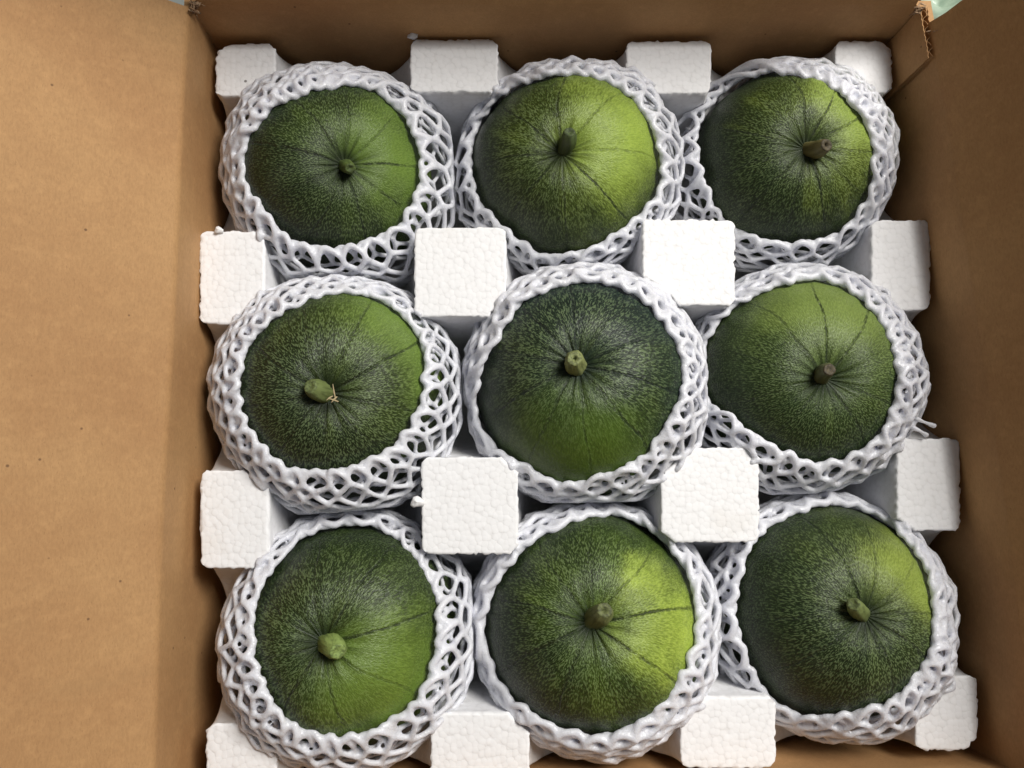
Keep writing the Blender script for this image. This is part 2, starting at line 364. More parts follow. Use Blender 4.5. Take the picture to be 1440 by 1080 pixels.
pr = at(1318, 40, WALLZ+0.003); shreds(pr, 22, (0.0012, 0.004, 0.0015), 3)
pr = at(274, 12, WALLZ+0.002); shreds(pr, 24, (0.0014, 0.0022, 0.0018), 4)

# ---------------------------------------------------------------- melons: where they are
ZC = ZT - 0.031
MEL = [ # centre px, radius px, stem base px, stem tip px, stem r, opening polygon (crop origin, scale, points)
 dict(c=(472, 249), r=136, s=(486, 230), tip=(489, 234), o=(260, 0, .3704), p=[(540,340),(640,335),(760,385),(840,490),(880,620),(860,740),(790,850),(650,905),(500,925),(390,880),(300,780),(230,640),(240,560),(300,470),(420,380)]),
 dict(c=(797, 241), r=133, s=(789, 213), tip=(800, 186), o=(560, 40, .3704), p=[(560,195),(650,180),(760,205),(870,270),(950,370),(985,480),(985,580),(930,680),(850,750),(700,830),(560,865),(460,800),(400,730),(330,670),(295,560),(290,440),(320,350),(390,270),(470,215)]),
 dict(c=(1101, 235), r=129, s=(1137, 206), tip=(1164, 206), o=(900, 0, .4075), p=[(420,265),(540,270),(640,300),(720,370),(780,460),(800,560),(790,650),(740,740),(660,800),(540,825),(430,815),(330,780),(265,700),(230,590),(215,480),(250,380),(320,300)]),
 dict(c=(475, 552), r=150, s=(458, 553), tip=(441, 546), o=(260, 360, .3704), p=[(520,155),(640,150),(770,195),(850,270),(895,380),(895,470),(880,560),(830,660),(750,730),(580,790),(470,800),(400,800),(330,740),(270,680),(225,590),(225,480),(245,360),(310,280),(400,210)]),
 dict(c=(820, 541), r=156, s=(812, 512), tip=(809, 505), o=(620, 350, .361), p=[(510,140),(620,140),(740,175),(840,260),(910,370),(930,480),(910,590),(860,690),(800,780),(680,845),(560,890),(460,900),(370,860),(260,790),(170,710),(140,600),(160,500),(210,380),(280,270),(380,185)]),
 dict(c=(1119, 532), r=142, s=(1164, 533), tip=(1163, 519), o=(960, 350, .3797), p=[(400,135),(500,120),(600,150),(690,230),(750,320),(775,430),(775,540),(740,650),(680,720),(600,765),(500,785),(400,750),(300,690),(200,620),(120,580),(80,480),(85,360),(150,270),(250,190)]),
 dict(c=(493, 890), r=152, s=(452, 906), tip=(470, 914), o=(260, 680, .3704), p=[(560,175),(700,170),(800,220),(880,310),(940,440),(945,560),(925,680),(870,800),(790,880),(700,925),(560,945),(460,925),(380,860),(310,740),(275,600),(270,490),(310,380),(370,290),(450,210)]),
 dict(c=(832, 876), r=154, s=(831, 876), tip=(848, 857), o=(640, 680, .3704), p=[(560,125),(640,125),(740,185),(820,260),(880,370),(905,500),(895,600),(850,710),(780,820),(680,900),(530,945),(400,920),(290,860),(180,770),(130,650),(120,540),(160,400),(230,300),(320,210),(440,150)]),
 dict(c=(1160, 857), r=147, s=(1222, 866), tip=(1203, 850), o=(980, 660, .3889), p=[(400,150),(520,130),(620,150),(720,230),(800,330),(840,460),(845,580),(820,680),(740,780),(620,850),(480,880),(350,870),(260,800),(200,700),(160,550),(165,400),(190,310),(250,230),(320,180)]),
]
axis = Mn @ np.array((0, 0, -1.0))
for m in MEL:
    m['C'] = at(*m['c'], ZC); dep = np.dot(m['C']-CP, axis)
    m['R'] = m['r']*dep/F*0.985
for a in range(9):
    for b in range(a+1, 9):
        D = np.linalg.norm(MEL[a]['C']-MEL[b]['C']); ex = MEL[a]['R']+MEL[b]['R']-(D-0.005)
        if ex > 0: MEL[a]['R'] -= ex/2; MEL[b]['R'] -= ex/2
OB = 0.93
for m in MEL:
    m['Rv'] = m['R']*OB
    print('melon', np.round(m['C'], 3), round(m['R'], 4))

# ---------------------------------------------------------------- foam tray
POST = [[(303,62,387,135),(577,56,700,129),(881,58,1000,131),(1175,58,1254,130)],
        [(281,326,371,455),(583,320,712,445),(904,309,1033,429),(1226,310,1308,436)],
        [(282,662,377,799),(593,643,728,779),(930,630,1067,762),(1262,617,1350,746)],
        [(290,1019,388,1108),(606,1004,744,1095),(957,981,1090,1080),(1288,951,1375,1055)]]
KN = np.zeros((8, 8, 2))          # [row knot][column knot]
for r in range(4):
    for c in range(4):
        l, t, rr, b = POST[r][c]
        for (i, j, x, y) in ((0, 0, l, t), (0, 1, rr, t), (1, 0, l, b), (1, 1, rr, b)):
            KN[2*r+i, 2*c+j] = at(x, y, ZT)[:2]
def samples(npost_edge, npost, ngro):
    u = []
    for k in range(7):
        if k % 2 == 0: nn = npost_edge if k in (0, 6) else npost; t = np.arange(nn)/nn
        else: t = (1-np.cos(np.pi*np.arange(ngro)/ngro))/2
        u.append(k+t)
    return np.append(np.concatenate(u), 7.0)
US = samples(34, 46, 56)
def prof(u, depth):
    k = np.floor(np.minimum(u, 6.9999)).astype(int); t = u-k
    g = np.where(k % 2 == 1, -depth*np.sqrt(np.maximum(0, 1-(2*t-1)**2))**0.92, 0.0); return g
ku = np.minimum(np.floor(US), 6).astype(int); tu = US-ku
nU = len(US)
XY = np.zeros((nU, nU, 2))
for jx in range(2):
    for jy in range(2):
        wx = (tu if jx else 1-tu)[None, :, None]; wy = (tu if jy else 1-tu)[:, None, None]
        XY += wx*wy*KN[(ku+jy)[:, None], (ku+jx)[None, :]]
dpt = np.clip(np.minimum(US, 7-US)-0.7, 0, 1); dpt = 0.047+0.036*dpt*dpt*(3-2*dpt)
def round_corners(XY, r=0.0050):
    out = XY.copy()
    for i in range(8):
        for j in range(8):
            sx = 1 if j % 2 == 0 else -1; sy = -1 if i % 2 == 0 else 1
            a = (XY[..., 0]-KN[i, j, 0])*sx; b = (XY[..., 1]-KN[i, j, 1])*sy
            u = 1-a/r; v = 1-b/r; uc = np.clip(u, 0, 1); vc = np.clip(v, 0, 1)
            m_ = (u > 0) & (v > 0) & (u < 2.2) & (v < 2.2)
            fade = np.clip(1-(np.maximum(u, v)-1)/1.2, 0, 1)
            du = (uc-uc*np.sqrt(1-vc*vc/2))*r*fade; dv = (vc-vc*np.sqrt(1-uc*uc/2))*r*fade
            out[..., 0] += np.where(m_, du*sx, 0); out[..., 1] += np.where(m_, dv*sy, 0)
    return out
XY = round_corners(XY)
Hh = np.minimum(prof(US[None, :], dpt[:, None]), prof(US[:, None], dpt[None, :]))
for m in MEL:
    dd = np.linalg.norm(XY-m['C'][:2], axis=2); Rb = m['R']+0.0012
    low = (ZC-ZT) - (m['Rv']+0.0012)*np.sqrt(np.maximum(0, 1-(dd/Rb)**2))
    Hh = np.where(dd < Rb, np.minimum(Hh, low), Hh)
    sn = (dd >= Rb) & (dd < Rb+0.0014) & (Hh > -0.03)
    dv = (XY-m['C'][:2])/np.maximum(dd, 1e-6)[..., None]
    XY = np.where(sn[..., None], m['C'][:2]+dv*(Rb+0.0002), XY)
Hh = np.maximum(Hh, -ZT+0.012)
def hash3(c, k):
    h = (c[..., 0]*73856093 ^ c[..., 1]*19349663 ^ c[..., 2]*83492791 ^ (k*2654435761)) & 0xffffffff
    h = (h ^ (h >> 13))*1274126177 & 0xffffffff; h = h ^ (h >> 16); return (h & 0xffff)/65535.0
def beads(P, size):
    """distance to nearest bead centre (in bead sizes) and vector to it"""
    q = P/size; b = np.floor(q).astype(np.int64); best = np.full(len(P), 9.0); vec = np.zeros_like(P)
    for dx in (-1, 0, 1):
        for dy in (-1, 0, 1):
            for dz in (-1, 0, 1):
                cc = b+np.array((dx, dy, dz)); ctr = cc+np.stack([hash3(cc, k) for k in (1, 2, 3)], -1)
                v = ctr-q; d = np.linalg.norm(v, axis=1); k = d < best; best[k] = d[k]; vec[k] = v[k]
    return best, vec*size
P = np.concatenate((XY.reshape(-1, 2), (Hh+ZT).reshape(-1, 1)), 1)
Pg = P.reshape(nU, nU, 3)
gu = np.gradient(Pg, axis=1); gv = np.gradient(Pg, axis=0); nr = np.cross(gv, gu).reshape(-1, 3)
nr /= np.maximum(np.linalg.norm(nr, axis=1), 1e-9)[:, None]; nr *= np.sign(nr[:, 2:3]+1e-9)
bd, bv = beads(P, 0.0036)
amp = np.where(nr[:, 2] > 0.8, 0.00018, 0.00030)
P2 = P - np.where((nr[:, 2:3] > .8) | (nr[:, 2:3] < .2), nr, 0)*(np.clip(bd-0.3, 0, 1)*amp*2)[:, None]
# nibbled, beady edges: points near a post's rim are drawn towards their bead
edge = (np.abs(nr[:, 2]) < 0.97) & (np.abs(nr[:, 2]) > 0.15) & (P[:, 2] > ZT-0.02)
bord = np.zeros((nU, nU), bool); bord[:2] = bord[-2:] = True; bord[:, :2] = bord[:, -2:] = True
topb = (bord.reshape(-1) & (P[:, 2] > ZT-0.004)) | (edge & (P[:, 2] > ZT-0.006))
nb_ = np.zeros(len(P), bool)
for m in MEL:
    dm = np.linalg.norm(P[:, :2]-m['C'][:2], axis=1); nb_ |= (dm < m['R']+.0034)
topb &= ~nb_
mv = bv*0.30; mv[:, 2] = -np.abs(mv[:, 2])*0.5
P2[topb] += mv[topb]
P2[:, :2] += 0
# soften outer corners of the four corner posts
Pg = P2.reshape(nU, nU, 3)
for (iy, ix) in ((0, 0), (0, -1), (-1, 0), (-1, -1)):
    cpt = Pg[iy, ix].copy(); k = 34
    inn = Pg[k if iy == 0 else -k-1, k if ix == 0 else -k-1].copy(); dv = inn-cpt; dv[2] = 0; dv /= np.linalg.norm(dv)
    ys = slice(0, 16) if iy == 0 else slice(-16, None); xs = slice(0, 16) if ix == 0 else slice(-16, None)
    sub = Pg[ys, xs]; dist = np.linalg.norm((sub-cpt)[..., :2], axis=2); sub += dv*(np.clip(1-dist/0.010, 0, 1)**1.6*0.0035)[..., None]
# skirt (outer sides), with beady rows
nsk = 16
ring = [(0, j) for j in range(nU)] + [(i, nU-1) for i in range(1, nU)] + [(nU-1, j) for j in range(nU-2, -1, -1)] + [(i, 0) for i in range(nU-2, 0, -1)]
ridx = np.array([i*nU+j for i, j in ring]); nR_ = len(ridx)
allP = Pg.reshape(-1, 3); V = [allP]; base0 = len(allP); tc = allP[:, :2].mean(0)
for k in range(1, nsk+1):
    q = allP[ridx].copy(); t = k/nsk; q[:, 2] = q[:, 2]*(1-t)+0.0065*t
    b1, b2 = beads(q, 0.0036); d = q[:, :2]-tc; d /= np.linalg.norm(d, axis=1)[:, None]
    q[:, :2] += d*(0.0006-np.clip(b1-.3, 0, 1)*0.0011)[:, None]
    V.append(q)
V = np.concatenate(V)
ii, jj = np.meshgrid(np.arange(nU-1), np.arange(nU-1), indexing='ij'); a = (ii*nU+jj).ravel()
Q = [np.stack((a, a+nU, a+nU+1, a+1), 1)[:, ::-1] if False else np.stack((a+nU, a+nU+1, a+1, a), 1)]
prev = ridx
for k in range(nsk):
    cur = base0+k*nR_+np.arange(nR_); nx = np.roll(np.arange(nR_), -1)
    Q.append(np.stack((prev, prev[nx], cur[nx], cur), 1)); prev = cur
Q = np.concatenate(Q)
fc = V[Q].mean(1)
ctrs = np.array([KN[2*r:2*r+2, 2*c:2*c+2].reshape(-1, 2).mean(0) for r in range(4) for c in range(4)])
hs = np.array([[KN[2*r, 2*c+1, 0]-KN[2*r, 2*c, 0], KN[2*r, 2*c, 1]-KN[2*r+1, 2*c, 1]] for r in range(4) for c in range(4)])/2
dd = np.stack([np.maximum(np.abs(fc[:, 0]-ctrs[k, 0])-hs[k, 0], np.abs(fc[:, 1]-ctrs[k, 1])-hs[k, 1]) for k in range(16)], 1)
near = dd.argmin(1); owner = np.where(fc[:, 2] > ZT-0.034, near, -1)
tray = thing('foam_tray', 'white polystyrene tray with square bead-textured posts cradling nine melons in the box', 'foam tray', (float(tc[0]), float(tc[1]), 0.006))
TO = np.array(tray.location)
def submesh(name, V, Q, sel, mat, parent, O):
    q = Q[sel]; u, inv = np.unique(q, return_inverse=True)
    return obj(name, fast_mesh(name, V[u]-O, inv.reshape(q.shape)), mat, parent)
submesh('cradle', V, Q, owner == -1, EPS, tray, TO)
for k in range(16): submesh('post', V, Q, owner == k, EPS, tray, TO)

# ---------------------------------------------------------------- melons
def nrmz(v): return v/np.linalg.norm(v)
def hit(px, C_, R, Rv):
    d = ray(*px); S = np.array((1/R, 1/R, 1/Rv)); o = (CP-C_)*S; e = d*S
    A = e@e; B = o@e; c = o@o-1; D = B*B-A*c
    t = (-B-math.sqrt(D))/A if D > 0 else -B/A
    p = (o+e*t); p /= np.linalg.norm(p); return p/S     # relative to centre
DK = (0.020, 0.040, 0.014); MD = (0.058, 0.105, 0.022); LT = (0.24, 0.36, 0.065)
#        patch px, dark, mid, light, amount, lines, patch width(threshold), label, stem colours
LOOK = [
 ((575, 225), (.017,.026,.011), (.050,.080,.017), (.15,.24,.038), .8, 9, .62, 'dark melon with a sunken stem stub, in the far left corner of the tray', (.05,.08,.02), (.09,.13,.03)),
 ((868, 190), (.026,.038,.012), (.085,.120,.020), (.29,.40,.062), 1., 8, .58, 'melon with yellow-green right half and short dark stem, middle of the far row', (.05,.075,.02), (.07,.10,.03)),
 ((1215, 150), (.024,.036,.014), (.110,.150,.028), (.28,.38,.065), 1., 11, .56, 'bright green ribbed melon, brown stem bent right, beside the torn box corner', (.09,.085,.022), (.15,.13,.045)),
 ((590, 470), (.020,.029,.012), (.055,.082,.018), (.16,.25,.045), .85, 9, .60, 'dark melon with a dry straw wisp by its round stem', (.10,.13,.035), (.15,.19,.06)),
 ((800, 655), (.017,.028,.019), (.040,.064,.020), (.072,.125,.014), 1., 10, .48, 'darkest melon, in the very middle, with a hollow ring-shaped stem end', (.12,.14,.045), (.24,.27,.10)),
 ((1170, 410), (.024,.040,.014), (.080,.120,.032), (.19,.26,.060), .85, 10, .48, 'evenly speckled mid green melon with small dark stem, right of the darkest melon', (.07,.08,.03), (.11,.12,.05)),
 ((560, 960), (.021,.033,.012), (.056,.085,.020), (.14,.22,.030), .9, 8, .58, 'melon with a plump pale green rounded stem, in the near left corner', (.10,.14,.035), (.24,.33,.09)),
 ((938, 862), (.020,.032,.012), (.075,.120,.020), (.38,.50,.072), 1., 9, .70, 'melon with a bright lime yellow patch right of its thick stem', (.085,.11,.03), (.15,.17,.06)),
 ((1290, 800), (.021,.033,.014), (.054,.078,.022), (.27,.35,.060), 1., 10, .70, 'dark melon with thin light green right rim, in the near right corner', (.08,.11,.03), (.15,.19,.06)),
]
STEMR = [9, 10.5, 11, 13, 13.5, 11, 14.5, 14, 12]
for i, m in enumerate(MEL):
    C_, R, Rv = m['C'], m['R'], m['Rv']; L = LOOK[i]
    t = thing('melon', L[7], 'melon', (C_[0], C_[1], C_[2]-Rv), 'green melons in foam nets')
    ps = hit(m['s'], C_, R, Rv*1.0); pole = Vector(nrmz(ps))
    rot = Vector((0, 0, 1)).rotation_difference(pole)
    pt = rot.inverted() @ Vector(nrmz(hit(L[0], C_, R, Rv)))
    mat = mat_rind(i, pt, L[1], L[2], L[3], L[4], L[5], i*3.1+1, L[6])
    nt_, np_ = 110, 160; r = np.random.default_rng(20+i)
    th = np.pi*(np.linspace(0, 1, nt_))**1.15; ph = np.linspace(0, 2*np.pi, np_, endpoint=False)
    T, Ph = np.meshgrid(th, ph, indexing='ij')
    lob = np.zeros_like(T)
    for k in (2, 3, 5): lob += r.normal(0, .0016)*np.cos(k*Ph+r.uniform(0, 6))*np.sin(T)
    rib = 0.0011*np.abs(np.cos(L[5]*Ph/2+r.uniform(0, 3)))**.6*np.sin(T)
    dip = 0.0004*np.cos(round(L[5]*1.7)*Ph+1.3*np.sin(2*Ph))*np.exp(-((T-.2)/0.20)**2) + 0.0075*np.exp(-(T/0.24)**2) + 0.003*np.exp(-((np.pi-T)/0.25)**2)
    rr = 1-(dip-rib*.8)/R + lob/R*R*8
    X = np.stack((R*rr*np.sin(T)*np.cos(Ph), R*rr*np.sin(T)*np.sin(Ph), R*0.955*rr*np.cos(T)), -1).reshape(-1, 3)
    a, b_ = np.meshgrid(np.arange(nt_-1), np.arange(np_), indexing='ij'); a = a.ravel(); b_ = b_.ravel(); b2 = (b_+1) % np_
    rind = obj('rind', fast_mesh('rind', X, np.stack((a*np_+b_, (a+1)*np_+b_, (a+1)*np_+b2, a*np_+b2), 1)), mat, t, (0, 0, Rv))
    rind.rotation_mode = 'QUATERNION'; rind.rotation_quaternion = rot
    # stem: tapered ribbed stub from the dimple
    b0 = np.array(pole)*(R*0.955-0.0135)
    dep = np.dot(C_-CP, axis)
    tipp = at(*m['tip'], C_[2]+ps[2]+0.006)-C_
    dirv = Vector(tipp-b0); LS = min(dirv.length, [.017,.022,.023,.019,.018,.020,.0205,.021,.021][i]); dirv.normalize()
    q2 = Vector((0, 0, 1)).rotation_difference(dirv)
    sr = STEMR[i]*dep/F*0.86; nk, na = 16, 28; V = []; Fc = []
    for k in range(nk+1):
        s_ = k/nk; rad = sr*(0.98+0.45*math.exp(-s_*5)+0.10*math.sin(s_*3.0))*(1-max(0, s_-.72)**2*2.6)
        
        for j in range(na):
            an = 2*math.pi*j/na; rk = rad*(1+0.07*math.cos(5*an+.9*s_)*(1-.5*s_)+.05*math.cos(2*an+i)+.028*math.sin(11*an+2*s_))
            V.append((rk*math.cos(an)+0.0018*math.sin(s_*2+i)*s_, rk*math.sin(an)+.001*math.sin(s_*5+i)*s_, LS*s_+0.0008*math.sin(an+i)*s_))
    for k in range(nk):
        for j in range(na): Fc.append((k*na+j, k*na+(j+1) % na, (k+1)*na+(j+1) % na, (k+1)*na+j))
    st = obj('stem', new_mesh('stem', V, Fc, True), mat_stem(L[8], L[9]), t, tuple(Vector((0, 0, Rv))+Vector(b0)))
    st.rotation_mode = 'QUATERNION'; st.rotation_quaternion = q2
    # cut end: a disc, dished, with a pith hole
    top = V[-na:]; cx = np.mean(top, axis=0); V3 = []; F3 = []
    fr = [(1.0, 0), (.93, .0006), (.80, .0009), (.55, .0006), (.34, .0003), (.22, -.0012 if i in (2, 4, 7) else .0001), (.02, -.0016 if i in (2, 4, 7) else 0)]
    for f_, dz in fr:
        for j in range(na): p = np.array(top[j]); V3.append(cx+(p-cx)*f_+np.array((0, 0, dz*(1+.15*math.sin(3*j)))))
    for k in range(len(fr)-1):
        for j in range(na): F3.append((k*na+j, k*na+(j+1) % na, (k+1)*na+(j+1) % na, (k+1)*na+j))
    tipc = L[9] if i not in (2, 5) else (.09, .07, .035)
    obj('cut_end', new_mesh('cut_end', V3, F3, True), mat_simple('cut_stem', tipc, .7, tuple(x*.45 for x in tipc), 700.), st)
    if i == 3:
        wisp = []; Fw = []
        for k, (x0, y0_, x1, y1_) in enumerate(((468, 540, 472, 562), (461, 560, 476, 565), (466, 566, 474, 558), (459, 563, 468, 557))):
            A_ = at(x0, y0_, C_[2]+ps[2]+.004)-C_+np.array((0, 0, Rv)); B_ = at(x1, y1_, C_[2]+ps[2]+.002)-C_+np.array((0, 0, Rv))
            d = nrmz(B_-A_); s1 = nrmz(np.cross(d, (0, 0, 1))); s2 = np.cross(d, s1); b = len(wisp)
            for tt, wd in ((0, .0002), (.5, .00045), (1, .0004)):
                for j in range(6): wisp.append(A_+(B_-A_)*tt+np.array((0, 0, .0012*math.sin(tt*3)))+wd*(s1*math.cos(j*math.pi/3)+s2*math.sin(j*math.pi/3)))
            for kk in range(2):
                for j in range(6): Fw.append((b+kk*6+j, b+kk*6+(j+1) % 6, b+kk*6+6+(j+1) % 6, b+kk*6+6+j))
        obj('straw_wisp', new_mesh('straw_wisp', wisp, Fw, True), mat_simple('straw', (.45, .36, .20), .8), t)

# ---------------------------------------------------------------- foam nets
def tube(path, rad, ref, ns=7):
    """closed tube mesh along path (n,3)"""
    n_ = len(path); T = np.gradient(path, axis=0); T /= np.linalg.norm(T, axis=1)[:, None]+1e-12
    S = np.cross(T, ref); S /= np.linalg.norm(S, axis=1)[:, None]+1e-12; U = np.cross(S, T)
    an = np.arange(ns)*2*np.pi/ns
    V = path[:, None]+rad[:, None, None]*(np.cos(an)[None, :, None]*S[:, None]+np.sin(an)[None, :, None]*U[:, None])
    V = V.reshape(-1, 3)
    V = np.concatenate((V, (path[0]-T[0]*rad[0]*.6)[None], (path[-1]+T[-1]*rad[-1]*.6)[None]))
    F_ = []
    k = np.arange(n_-1)[:, None]*ns; j = np.arange(ns)[None]; j2 = (j+1) % ns
    quad = np.stack((k+j, k+j2, k+ns+j2, k+ns+j), -1).reshape(-1, 4)
    c0 = n_*ns; tris = [(c0, (jj_+1) % ns, jj_) for jj_ in range(ns)]+[(c0+1, (n_-1)*ns+jj_, (n_-1)*ns+(jj_+1) % ns) for jj_ in range(ns)]
    return V, quad, np.array(tris)
NETL = [
 ('white foam net round the far left melon with the sunken stem stub', ),
 ('white foam net round the melon with the yellow-green right half', ),
 ('white foam net with loose strands at its left, beside the torn box corner', ),
 ('white foam net with a broad open lattice, round the melon with the straw wisp', ),
 ('tightly rolled white foam net round the darkest melon in the very middle', ),
 ('white foam net with a small grey scrap at its right, round the speckled melon', ),
 ('white foam net with large open diamonds, round the melon with the pale stem', ),
 ('thick smooth white foam net round the melon with the lime yellow patch', ),
 ('white foam net round the melon in the near right corner of the tray', ),
]
# loose lobes: (azimuth deg, half width deg, outward m, downward-theta shift)
LOBE = [[(-40, 45, .009), (5, 35, .009), (-95, 40, .005)], [(0, 40, .008), (185, 35, .009), (-100, 30, .003)], [(178, 28, .017), (140, 25, .008), (-80, 50, .004)], [(-60, 45, .006), (0, 40, .004), (180, 40, .001)],
        [(-50, 40, .003)], [(-120, 45, .004), (10, 60, .003)], [(20, 50, .006), (-70, 50, .004), (180, 50, .003)], [(0, 60, .003)], [(180, 40, .005), (-80, 50, .003)]]
THICK = [1.0, 1.02, .95, .98, 1.05, 1.02, 1.0, 1.15, 1.05]
for i, m in enumerate(MEL):
    C_, R, Rv = m['C'], m['R'], m['Rv']; r = np.random.default_rng(100+i)
    ox, oy, sc = m['o']; an = []; tt = []
    for (x, y) in m['p']:
        p = hit((ox+x*sc, oy+y*sc), C_, R+.002, Rv+.002)
        an.append(math.atan2(p[1], p[0])); tt.append(math.atan2(math.hypot(p[0], p[1]), p[2]*R/Rv))
    od = np.argsort(an); an = np.array(an)[od]; tt = np.array(tt)[od]
    tt = np.minimum(tt, R_(77))
    an3 = np.concatenate((an-2*np.pi, an, an+2*np.pi)); tt3 = np.tile(tt, 3)
    topen = lambda ph: np.interp((ph+np.pi) % (2*np.pi)-np.pi, an3, tt3)
    ks = [(int(k), r.normal(0, 1), r.uniform(0, 6.28)) for k in (1, 2, 3, 4, 6)]
    low = lambda ph: sum(a_*np.cos(k_*ph+c_)/(k_**.7) for k_, a_, c_ in ks)
    ks2 = [(int(k), r.normal(0, 1), r.uniform(0, 6.28)) for k in (3, 5, 7, 9)]
    low2 = lambda ph: sum(a_*np.cos(k_*ph+c_)/(k_**.5) for k_, a_, c_ in ks2)
    def bulge(ph):
        o_ = 0*ph
        for (az, hw, amt) in LOBE[i]:
            d = (ph-R_(az)+np.pi) % (2*np.pi)-np.pi; o_ = o_+amt*np.exp(-(d/R_(hw))**2)
        return o_
    nbs = [(nrmz((o2['C']-C_)*np.array((1, 1, 0))), np.linalg.norm(o2['C']-C_)) for o2 in MEL if o2 is not m and np.linalg.norm(o2['C']-C_) < .17]
    def pos(ph, th, off):
        """off: metres outside the melon's rind"""
        nx = np.stack((np.sin(th)*np.cos(ph), np.sin(th)*np.sin(ph), np.cos(th)), -1)
        p = nx*np.array((R, R, Rv))+nx*off[..., None]
        for u, D in nbs:
            ov = np.maximum(0, p@u-(D/2-.0012)); p = p-u*(ov*0.85)[..., None]
        p = p+C_
        for k in range(16):          # the net lies on the shoulders of the posts
            ins = np.clip((hs[k, 0]-np.abs(p[..., 0]-ctrs[k, 0]))/.002, 0, 1)*np.clip((hs[k, 1]-np.abs(p[..., 1]-ctrs[k, 1]))/.002, 0, 1)
            w_ = np.clip((p[..., 2]-(ZT-.009))/.007, 0, 1); w_ = w_*w_*(3-2*w_)
            p[..., 2] += np.maximum(0, ZT+.0018-p[..., 2])*w_*ins
        return p
    def squeeze(ph):
        o_ = .70+.16*np.tanh(low2(ph))+0*ph
        for (az, hw, amt) in LOBE[i]:
            d = (ph-R_(az)+np.pi) % (2*np.pi)-np.pi; o_ = o_+.45*min(1, amt/.006)*np.exp(-(d/R_(hw))**2)
        return o_
    NN = int([28, 27, 27, 30, 28, 28, 27, 26, 28][i]); dphi = 2*np.pi/NN
    VS = []; QS = []; TS = []; vo = 0
    def add(V, q, t):
        global vo_
        VS.append(V); QS.append(q+len_()); TS.append(t+len_())
        cnt[0] += len(V)
    cnt = [0]
    len_ = lambda: cnt[0]
    tk = THICK[i]
    # rows of nodes; layer 0 = outer skin, layer 1 = inner folded skin
    for layer in (0, 1):
        K = 12 if layer == 0 else 4
        step = 0.108 if layer == 0 else 0.115
        sh = 0.0 if layer == 0 else 0.5
        jit_p = r.normal(0, .17, (K+1, NN+1)); jit_p[:, -1] = jit_p[:, 0]
        jit_t = r.normal(0, .22, (K+1, NN+1)); jit_t[:, -1] = jit_t[:, 0]
        jit_o = r.normal(0, .0006, (K+1, NN+1)); jit_o[:, -1] = jit_o[:, 0]
        rowamp = 0.35
        def node(k, j):
            jj_ = np.asarray(j) % NN
            ph = (j+0.5*(k % 2)+sh+jit_p[k, jj_]*(0.6 if k else .5))*dphi
            tw = 0.05*low(ph)*(k/6.0)
            th0 = topen(ph+tw)
            sq = squeeze(ph)                              # rows gathered together or pulled open
            ke = k+jit_t[k, jj_]*(1 if k else .4)
            ke = np.minimum(ke, 4)*sq+np.maximum(ke-4, 0)
            first = 0.012 if layer == 0 else 0.035
            th = th0+first+step*ke
            if layer == 0: off = .0052+.0011*np.tanh(low2(ph+1))+bulge(ph)*np.clip(k/2.5, .15, 1)+jit_o[k, jj_] + .0024*(1-math.exp(-k/2.2)) + (.0010 if k % 2 else -.0006) - .0012*math.exp(-k*1.5)
            else: off = .0022+.0012*(k % 2)+bulge(ph)*np.clip(k/3, .1, 1)*.6+0*ph+jit_o[k, jj_]*.4+.0014*math.exp(-k*1.2)
            return ph+tw, th, off
        for fam in (0, 1):
            for j in range(NN):
                pts = []; jc = j
                for k in range(K+1):
                    pts.append(node(k, jc))
                    # moving from row k to k+1: even rows step to j or j-1; odd rows to j+1 or j
                    if fam == 1: jc = jc-1 if k % 2 == 0 else jc+1
                A = np.array([[float(a_) for a_ in q_] for q_ in pts]); A[:, 0] = np.unwrap(A[:, 0])
                s_ = np.arange(K+1); sub = 7; sf = np.linspace(0, K, K*sub+1)
                k0 = np.minimum(np.floor(sf).astype(int), K-1); fr_ = sf-k0; e = .35*fr_+.65*(.5-.5*np.cos(np.pi*fr_)); e = np.where(k0 == 0, np.sin(np.pi*fr_/2)**.9, e); ft = np.where(k0 == 0, 1-np.cos(np.pi*fr_/2)*1.0, fr_)
                ph = A[k0, 0]*(1-e)+A[k0+1, 0]*e; th = A[k0, 1]*(1-ft)+A[k0+1, 1]*ft; off = A[k0, 2]*(1-fr_)+A[k0+1, 2]*fr_
                off = off + (.0005 if fam == 0 else -.0003)*np.sin(np.pi*fr_)
                pp_ = pos(ph, th, off)
                nd = np.abs(fr_-.5)*2
                rad = (0.00170+0.00020*nd**3+0.00012*np.sin(sf*2.1+j))*tk*(1+0.22*np.exp(-sf*1.0))*(0.85 if layer else 1)
                if layer == 0: rad = rad*(1+.08*np.tanh(low(ph)))
                ref = pp_-C_; ref /= np.linalg.norm(ref, axis=1)[:, None]
                add(*tube(pp_, rad, ref))
    V = np.concatenate(VS); Qd = np.concatenate(QS); Tr = np.concatenate(TS)
    me = bpy.data.meshes.new('tmp')
    nl_ = Qd.size+Tr.size
    me.vertices.add(len(V)); me.vertices.foreach_set('co', V.astype(np.float32).ravel()); me.loops.add(nl_)
    me.loops.foreach_set('vertex_index', np.concatenate((Qd.ravel(), Tr.ravel())).astype(np.int32))
    me.polygons.add(len(Qd)+len(Tr)); me.polygons.foreach_set('loop_start', np.concatenate((np.arange(len(Qd))*4, Qd.size+np.arange(len(Tr))*3)).astype(np.int32))
    me.update(calc_edges=True); me.validate()
    tmp = bpy.data.objects.new('tmp', me); C.objects.link(tmp)
    rm = tmp.modifiers.new('r', 'REMESH'); rm.mode = 'VOXEL'; rm.voxel_size = 0.00100; rm.adaptivity = 0
    sm = tmp.modifiers.new('s', 'SMOOTH'); sm.factor = .5; sm.iterations = 2
